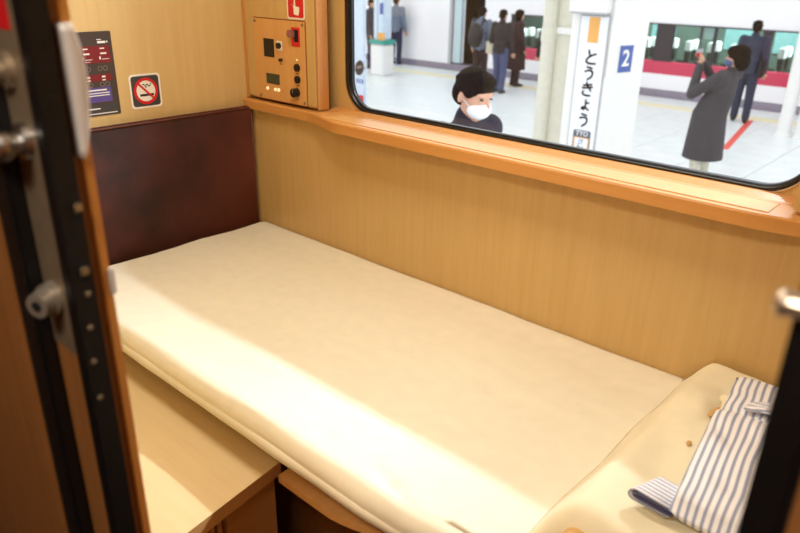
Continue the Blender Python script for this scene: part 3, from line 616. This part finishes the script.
for key, z, sz in (('to', -.694, .122), ('u', -.835, .114), ('ki', -.975, .120), ('yo', -1.118, .094), ('u', -1.256, .114)):
    bm = bmesh.new()
    for stroke in STR[key]:
        P_ = [(-3.110+(a-.5)*sz*1.12, z+(c-.5)*sz) for a, c in stroke]; L = []
        for a, c in zip(P_, P_[1:]): L += [(a[0]+(c[0]-a[0])*k/4, a[1]+(c[1]-a[1])*k/4) for k in range(4)]
        L.append(P_[-1])
        for a in L: prism(bm, FS, circ(a[0], a[1], .0088, 10), .016, .018)
        for a, c in zip(L, L[1:]):
            dx, dy = c[0]-a[0], c[1]-a[1]; q = math.hypot(dx, dy); nx, ny = -dy/q*.0088, dx/q*.0088
            prism(bm, FS, [(a[0]+nx, a[1]+ny), (a[0]-nx, a[1]-ny), (c[0]-nx, c[1]-ny), (c[0]+nx, c[1]+ny)], .016, .018)
    obj('character', bm, M['char'], ns2)
ib = obj('station_code_box', prism(bmesh.new(), FS, rrect(-3.197, -1.60, -3.020, -1.352, .02), .016, .018), M['char'], ns2)
obj('code_ground', prism(bmesh.new(), FS, rrect(-3.187, -1.59, -3.030, -1.418, .01), .018, .019), M['orange'], ib)
obj('code_field', prism(bmesh.new(), FS, rrect(-3.175, -1.580, -3.042, -1.426, .006), .019, .020), M['signw'], ib)
text('TYO', FS, -3.108, -1.384, .062, M['signw'], ib, d=.019, bold=.001, ext=.001); text('JT', FS, -3.108, -1.462, .062, M['blue'], ib, d=.021, ext=.001); text('01', FS, -3.108, -1.530, .080, M['char'], ib, d=.021, bold=.001, ext=.001)
np_ = thing('platform_number_plate', wz((-2.93, 6.14, -.80)), 'small blue plate with a white number on the pillar side', 'sign')
dv_ = Vector((.123, .50, 0)).normalized(); FN = Frame((-2.965, 6.0, 0), tuple(dv_), (0, 0, 1), (dv_.y, -dv_.x, 0))
obj('border', prism(bmesh.new(), FN, rect(.150, -.835, .345, -.585), .0, .006), M['white'], np_); obj('plate', prism(bmesh.new(), FN, rect(.158, -.827, .337, -.593), .006, .008), M['blue'], np_)
text('2', FN, .247, -.710, .20, M['white'], np_, d=.010, bold=.004, ext=.001, name='numeral')
# further pillar with green band, near post at the window edge, round poles at right
p2 = thing('banded_pillar', wz((-12.5, 13.1, PZ)), 'slim white pillar with a teal band and orange notice, far left on the platform', 'pillar')
obj('base', bx((-12.74, 12.95, PZ), (-12.28, 13.35, -1.70), .03), M['pcol'], p2); obj('shaft', bx((-12.68, 13.0, -1.6), (-12.32, 13.3, 1.6), .03), M['bluew'], p2)
obj('band', bx((-12.76, 12.93, -1.70), (-12.26, 13.37, -1.60), .01), M['green'], p2); obj('notice', bx((-12.50, 12.98, -1.60), (-12.28, 13.0, -1.43)), M['orange'], p2); obj('blue_notice', bx((-12.44, 12.985, -1.0), (-12.34, 13.0, -.75)), M['blue'], p2)
obj('seam', bx((-12.53, 12.985, -1.6), (-12.515, 13.0, 1.6)), M['pgr'], p2)
p3 = thing('platform_post', wz((-7.15, 7.1, PZ)), 'pale blue-white post with dark oval mark behind the left window edge', 'post')
obj('post_body', bx((-7.42, 7.0, PZ), (-6.99, 7.05, 1.2), .02), M['bluew'], p3)
FP = Frame((0, 7.0, 0), (1, 0, 0), (0, 0, 1), (0, -1, 0))
o = obj('oval_mark', prism(bmesh.new(), FP, [(-7.085+.085*math.cos(k*.314), -1.255+.10*math.sin(k*.314)+.02*math.cos(k*.314)) for k in range(20)], .001, .006), M['ink'], p3)
obj('oval_centre', prism(bmesh.new(), FP, [(-7.085+.055*math.cos(k*.314), -1.245+.02*math.sin(k*.314)+.012*math.cos(k*.314)) for k in range(20)], .006, .008), M['pgrey'], o)
bm = bmesh.new()
for k in range(3): prism(bm, FP, rect(-7.14+.05*k, -1.46, -7.115+.05*k, -1.40), .001, .004)
obj('blue_marks', bm, M['blue'], p3); obj('red_mark', prism(bmesh.new(), FP, rrect(-7.11, -1.72, -7.01, -1.62, .02), .001, .004), M['red'], p3)
for x, y, lab in ((-3.075, 12.98, 'left one of two round white poles at the right window edge'), (-2.79, 12.95, 'right one of two round white poles at the right window edge')):
    t_ = thing('round_pole', wz((x, y, PZ)), lab, 'pole', 'round poles on the platform')
    obj('shaft', tube(bmesh.new(), (x, y, PZ), (x, y, 1.5), .105, seg=28), M['pcol'], t_, smooth=False); obj('foot_ring', tube(bmesh.new(), (x, y, PZ), (x, y, PZ+.05), .135, .125, seg=28), M['pcol'], t_)

# ------------------------------------------------------------------ people
def rebuild(bm, vox, smooth=2):
    """fuse overlapping closed shapes into one continuous skin"""
    me = bpy.data.meshes.new('t'); bm.to_mesh(me); bm.free(); o = bpy.data.objects.new('t', me); COL.objects.link(o)
    m = o.modifiers.new('r', 'REMESH'); m.mode = 'VOXEL'; m.voxel_size = vox
    if smooth: s = o.modifiers.new('s', 'SMOOTH'); s.factor = .5; s.iterations = smooth
    bpy.context.view_layer.update(); out = bpy.data.meshes.new_from_object(o.evaluated_get(bpy.context.evaluated_depsgraph_get()))
    bpy.data.objects.remove(o); bpy.data.meshes.remove(me); out.materials.clear(); return out
def cap(bm, p, q, r0, r1, seg=14):
    p, q = Vector(p), Vector(q); tube(bm, p, q, r0, r1, seg, world=True); ell(bm, p, (r0,)*3, seg=seg, ring=8); ell(bm, q, (r1,)*3, seg=seg, ring=8)
def chain(bm, pts, rs):
    for i in range(len(pts)-1): cap(bm, pts[i], pts[i+1], rs[i], rs[i+1])
def hand(bm, wrist, d, side, palm_n, curl=.5, s=1):
    """palm, four bent fingers of different lengths and a thumb leaving the palm's side"""
    d = Vector(d).normalized(); n = Vector(palm_n); n = (n-d*n.dot(d)).normalized(); a = d.cross(n)*side; w0 = Vector(wrist)
    for k in (-1, -.33, .33, 1): cap(bm, w0+a*.012*k, w0+d*.085*s+a*.030*k*s, .014*s, .0125*s, 10)
    for k, L in zip((-1, -.33, .33, 1), (.058, .072, .078, .068)):
        p0 = w0+d*.088*s+a*.030*k*s; p1 = p0+(d*math.cos(curl*.7)+n*math.sin(curl*.7))*L*.5*s; p2 = p1+(d*math.cos(curl*1.9)+n*math.sin(curl*1.9))*L*.5*s
        cap(bm, p0, p1, .0095*s, .0085*s, 8); cap(bm, p1, p2, .0085*s, .0072*s, 8)
    t0 = w0+d*.03*s+a*.026*s; t1 = t0+(d*.7+a*.7+n*.25).normalized()*.04*s; t2 = t1+(d*.85+a*.15+n*.5).normalized()*.032*s
    cap(bm, t0, t1, .0125*s, .0105*s, 8); cap(bm, t1, t2, .0105*s, .008*s, 8)
def person(loc, face, H, label, top, topkind, leg, hairkind='short', mask=None, arms=None, headtilt=0, headyaw=0, headscale=1, lean=0, stance=.0, shoe='shoe', fine=False):
    """local frame: +y is where the person faces, +x the right hand; sizes for 1.70 m then scaled"""
    k = H/1.70; P = thing('person', wz(loc), label, 'person', None, face)
    V_ = lambda x, y, z: Vector((x, y+lean*max(0, z-.9), z))
    hip = [V_(-.085, 0, .90), V_(.085, 0, .90)]; knee = [V_(-.095, .02+stance*.5, .49), V_(.095, .02-stance*.5, .49)]; ank = [V_(-.10, -.01+stance, .09), V_(.10, -.01-stance, .09)]
    sh = [V_(-.175, 0, 1.395), V_(.175, 0, 1.395)]
    if arms is None: arms = [((-.225, -.02, 1.12), (-.235, .07, .87)), ((.225, -.02, 1.12), (.235, .07, .87))]
    hc = V_(0, .015, 1.585)
    b = bmesh.new()
    ell(b, V_(0, 0, .95), (.150, .105, .12)); ell(b, V_(0, .005, 1.10), (.130, .092, .15)); ell(b, V_(0, .0, 1.28), (.155, .105, .16)); cap(b, V_(-.12, 0, 1.375), V_(.12, 0, 1.375), .062, .062)
    cap(b, V_(0, -.005, 1.38), V_(0, .008, 1.52), .058, .052)
    for i in (0, 1):
        chain(b, [hip[i], knee[i], ank[i]], [.085, .055, .038]); s_ = ank[i]; cap(b, s_+Vector((0, -.02, -.045)), s_+Vector((0, .14, -.062)), .036, .026)
        e, wr_ = Vector(arms[i][0]), Vector(arms[i][1]); chain(b, [sh[i], e, wr_], [.050, .040, .027])
        d = (wr_-e).normalized(); hand(b, wr_+d*.01, d, (1 if i else -1), (0, 1, 0) if abs(d.y) < .7 else (0, 0, 1) if False else (0, .3, -1), .45)
    HM = Matrix.Translation(hc) @ Matrix.Rotation(R(headyaw), 4, 'Z') @ Matrix.Rotation(R(-headtilt), 4, 'X') @ Matrix.Scale(headscale, 4)
    def hp(x, y, z): return HM @ Vector((x, y, z))
    hr = HM.to_3x3().normalized(); S_ = headscale
    def he(bm, x, y, z, rx, ry, rz): ell(bm, hp(x, y, z), (rx*S_, ry*S_, rz*S_), hr)
    he(b, 0, -.008, .030, .074, .094, .084); he(b, 0, .020, -.030, .062, .070, .080); he(b, 0, .038, -.078, .036, .040, .030)
    he(b, 0, .094, -.012, .011, .018, .015); he(b, 0, .084, .010, .008, .012, .022); he(b, 0, .086, -.050, .022, .010, .006); he(b, 0, .084, -.060, .018, .010, .006)
    for sx in (-1, 1): he(b, sx*.076, -.010, -.008, .008, .017, .026); he(b, sx*.030, .074, .030, .018, .012, .006)
    obj('body', (lambda me: (me.transform(Matrix.Scale(k, 4)), me)[1])(rebuild(b, .0065 if fine else .009, 2)), M['skin'], P, local=True, smooth=True)
    def add(n, bm, m, vox=.012, sm_=2, par=P, **kw):
        me = rebuild(bm, vox, sm_) if vox else bpy.data.meshes.new(n)
        if not vox: bm.to_mesh(me); bm.free()
        me.transform(Matrix.Scale(k, 4)); return obj(n, me, M[m], par, local=True, smooth=True, **kw)
    e_ = bmesh.new()
    for sx in (-1, 1): he(e_, sx*.030, .080, .014, .009, .008, .0035)
    add('eyes', e_, 'ink', 0)
    # hair
    h = bmesh.new()
    if hairkind == 'short':
        he(h, 0, -.014, .046, .082, .098, .082); he(h, 0, -.050, .0, .077, .062, .072); he(h, 0, .040, .082, .064, .050, .035)
        for sx in (-1, 1): he(h, sx*.070, .022, .036, .014, .030, .034)
    else:
        he(h, 0, -.014, .046, .092, .108, .088); he(h, 0, -.052, -.030, .094, .074, .095); he(h, 0, .052, .070, .072, .046, .045)
        for sx in (-1, 1): he(h, sx*.072, -.016, -.010, .024, .044, .080)
    for i in range(16):
        a = random.uniform(0, 6.28); he(h, .060*math.cos(a), -.02+.07*math.sin(a), random.uniform(.04, .10), .022, .026, .018)
    add('hair', h, 'hair', .007, 1)
    if mask:
        mb = bmesh.new(); he(mb, 0, .050, -.045, .064, .056, .046); he(mb, 0, .088, -.030, .022, .022, .030); mo = add('face_mask', mb, mask, .006, 2)
        lb = bmesh.new()
        for sx in (-1, 1): cap(lb, hp(sx*.060, .045, -.030), hp(sx*.080, -.01, .002), .002, .002, 6)
        add('ear_loops', lb, mask, 0, par=mo)
    # trousers and shoes
    t = bmesh.new(); ell(t, V_(0, 0, .93), (.165, .118, .12))
    for i in (0, 1): chain(t, [hip[i]+Vector((0, 0, .0)), knee[i], ank[i]+Vector((0, 0, .0))], [.102, .076, .064])
    add('trousers', t, leg)
    for i in (0, 1):
        s2 = bmesh.new(); a_ = ank[i]; cap(s2, a_+Vector((0, -.03, -.045)), a_+Vector((0, .05, -.042)), .046, .044); cap(s2, a_+Vector((0, .05, -.05)), a_+Vector((0, .155, -.060)), .042, .032); add('shoe', s2, shoe, .010)
    # upper garment
    c = bmesh.new(); ell(c, V_(0, 0, 1.27), (.182, .130, .175)); ell(c, V_(0, 0, 1.08), (.165, .125, .17)); cap(c, V_(-.13, 0, 1.375), V_(.13, 0, 1.375), .078, .078); cap(c, V_(0, -.008, 1.42), V_(0, -.002, 1.475), .072, .066)
    if topkind == 'long':
        hem = .42; 
        for i in range(7): t_ = i/6; z = 1.10-(1.10-hem)*t_; ell(c, V_(0, -.005, z), (.165+.055*t_, .13+.055*t_, .10 if t_ < .9 else .05))
        tube(c, V_(0, 0, 1.24), V_(0, 0, .88), .150, .200, 28, world=True); tube(c, V_(0, 0, .92), V_(0, -.01, hem-.03), .196, .236, 28, world=True)
    else: ell(c, V_(0, 0, .93), (.178, .130, .14)); tube(c, V_(0, 0, 1.05), V_(0, 0, .84), .155, .165, 24, world=True)
    for i in (0, 1): chain(c, [sh[i], Vector(arms[i][0]), Vector(arms[i][1])], [.075, .062, .050])
    o = add('coat' if topkind == 'long' else 'jacket', c, top, .011, 3)
    cb = bmesh.new()
    for zz in (1.30, 1.16, 1.02): ell(cb, V_(.02, .128, zz), (.009, .006, .009))
    add('buttons', cb, 'ink', 0, par=o)
    P['_k'] = k
    return P, add, V_, he
def heading(dx, dy): return math.atan2(-dx, dy)
# near man passing below the window
P, add, V_, he = person((-2.54, 3.30, PZ), heading(1, -.14), 1.93, 'person in a white face mask and navy jacket, head and shoulders just outside the window', 'navyc', 'short', 'jean', 'short', 'mask', headtilt=16, headscale=1.08, lean=.16, fine=True)
# photographer
P, add, V_, he = person((-2.92, 8.75, PZ), heading(-1, .12), 1.70, 'person in a long charcoal coat and blue-grey mask raising a phone with both hands', 'coat', 'long', 'khaki', 'bob', 'bmask',
    arms=[((-.18, .17, 1.15), (-.06, .19, 1.45)), ((.20, .06, 1.20), (.06, .19, 1.47))], headtilt=2, headyaw=22, headscale=1.15, lean=-.32, fine=True)
ph = thing('phone', wz((-3.17, 8.78, -.90)), 'small phone held up in both hands by the photographer in the charcoal coat', 'phone', None, heading(-1, .12))
o = obj('phone_body', bx((-.078, -.005, -.042-EYE), (.078, .005, .042-EYE), .004), M['pgr'], ph, local=True); obj('phone_case', bx((-.080, -.006, -.044-EYE), (.080, -.001, .0-EYE), .002), M['red'], ph, local=True)
for q_ in ph.children: q_.location = (0, 0, .055)
# group boarding the train
P, add, V_, he = person((-9.62, 13.30, PZ), heading(-.15, 1), 1.72, 'person in a grey jacket with a black backpack waiting at the open train door', 'greyj', 'short', 'wine')
bp_ = thing('backpack', wz((-9.60, 13.15, PZ+.95)), 'black backpack worn by the person in the grey jacket', 'backpack', None, heading(-.15, 1))
bm = bmesh.new(); ell(bm, Vector((0, -.13, .20)), (.17, .12, .27)); ell(bm, Vector((0, -.22, .12)), (.12, .07, .15)); me = rebuild(bm, .015, 2); obj('pack', me, M['bag'], bp_, local=True, smooth=True)
for sx in (-1, 1):
    bm = bmesh.new(); pts = [Vector((sx*.11, -.07, .42)), Vector((sx*.12, .0, .545)), Vector((sx*.125, .10, .50)), Vector((sx*.13, .16, .33)), Vector((sx*.14, .10, .12))]
    for a, c in zip(pts, pts[1:]): cap(bm, a, c, .02, .02, 8)
    obj('strap', bm, M['bag'], bp_, local=True, smooth=True)
P, add, V_, he = person((-8.90, 13.04, PZ), heading(-.1, 1), 1.71, 'person in black jacket and blue trousers, middle of the three by the train door', 'bcoat', 'short', 'jean', stance=.05)
tb_ = thing('shoulder_bag', wz((-9.16, 13.02, PZ+.80)), 'beige bag hanging beside the person in the black jacket', 'bag')
obj('bag_body', bx((-9.26, 12.98, PZ+.80), (-9.08, 13.06, PZ+1.06), .015), M['tan'], tb_); bm = bmesh.new(); tube(bm, (-9.24, 13.02, PZ+1.06), (-9.13, 13.02, PZ+1.12), .008); tube(bm, (-9.10, 13.02, PZ+1.06), (-9.13, 13.02, PZ+1.12), .008); obj('bag_strap', bm, M['bag'], tb_)
P, add, V_, he = person((-9.20, 14.12, PZ), heading(.55, .8), 1.66, 'person in a long wine-black coat, rightmost of the three by the train door', 'wine', 'long', 'wine', 'bob')
P, add, V_, he = person((-4.02, 13.66, PZ), heading(-.25, 1), 1.74, 'person in a navy suit seen from behind, facing the train behind the photographer', 'suit', 'short', 'suit', stance=.07)
bgt = thing('black_bag', wz((-3.82, 13.60, PZ+.72)), 'black bag at the side of the person in the navy suit', 'bag')
obj('bag_body', bx((-3.86, 13.56, PZ+.80), (-3.76, 13.74, PZ+1.10), .03), M['bag'], bgt); obj('bag_strap', tube(bmesh.new(), (-3.81, 13.64, PZ+1.10), (-3.90, 13.66, PZ+1.40), .012), M['bag'], bgt)
P, add, V_, he = person((-8.05, 13.60, PZ), heading(-.6, .8), 1.58, 'person in dark clothes mostly hidden behind the white pillar', 'bcoat', 'short', 'bcoat')
P, add, V_, he = person((-13.62, 13.90, PZ), heading(.9, .3), 1.74, 'person in navy clothes left of the banded pillar', 'suit', 'short', 'suit')
P, add, V_, he = person((-13.75, 15.00, PZ), heading(-.3, 1), 1.78, 'person in a grey jacket and dark trousers by the train right of the banded pillar', 'greyj', 'short', 'suit')
for o in list(bpy.data.objects):
    if '_k' in o: del o['_k']
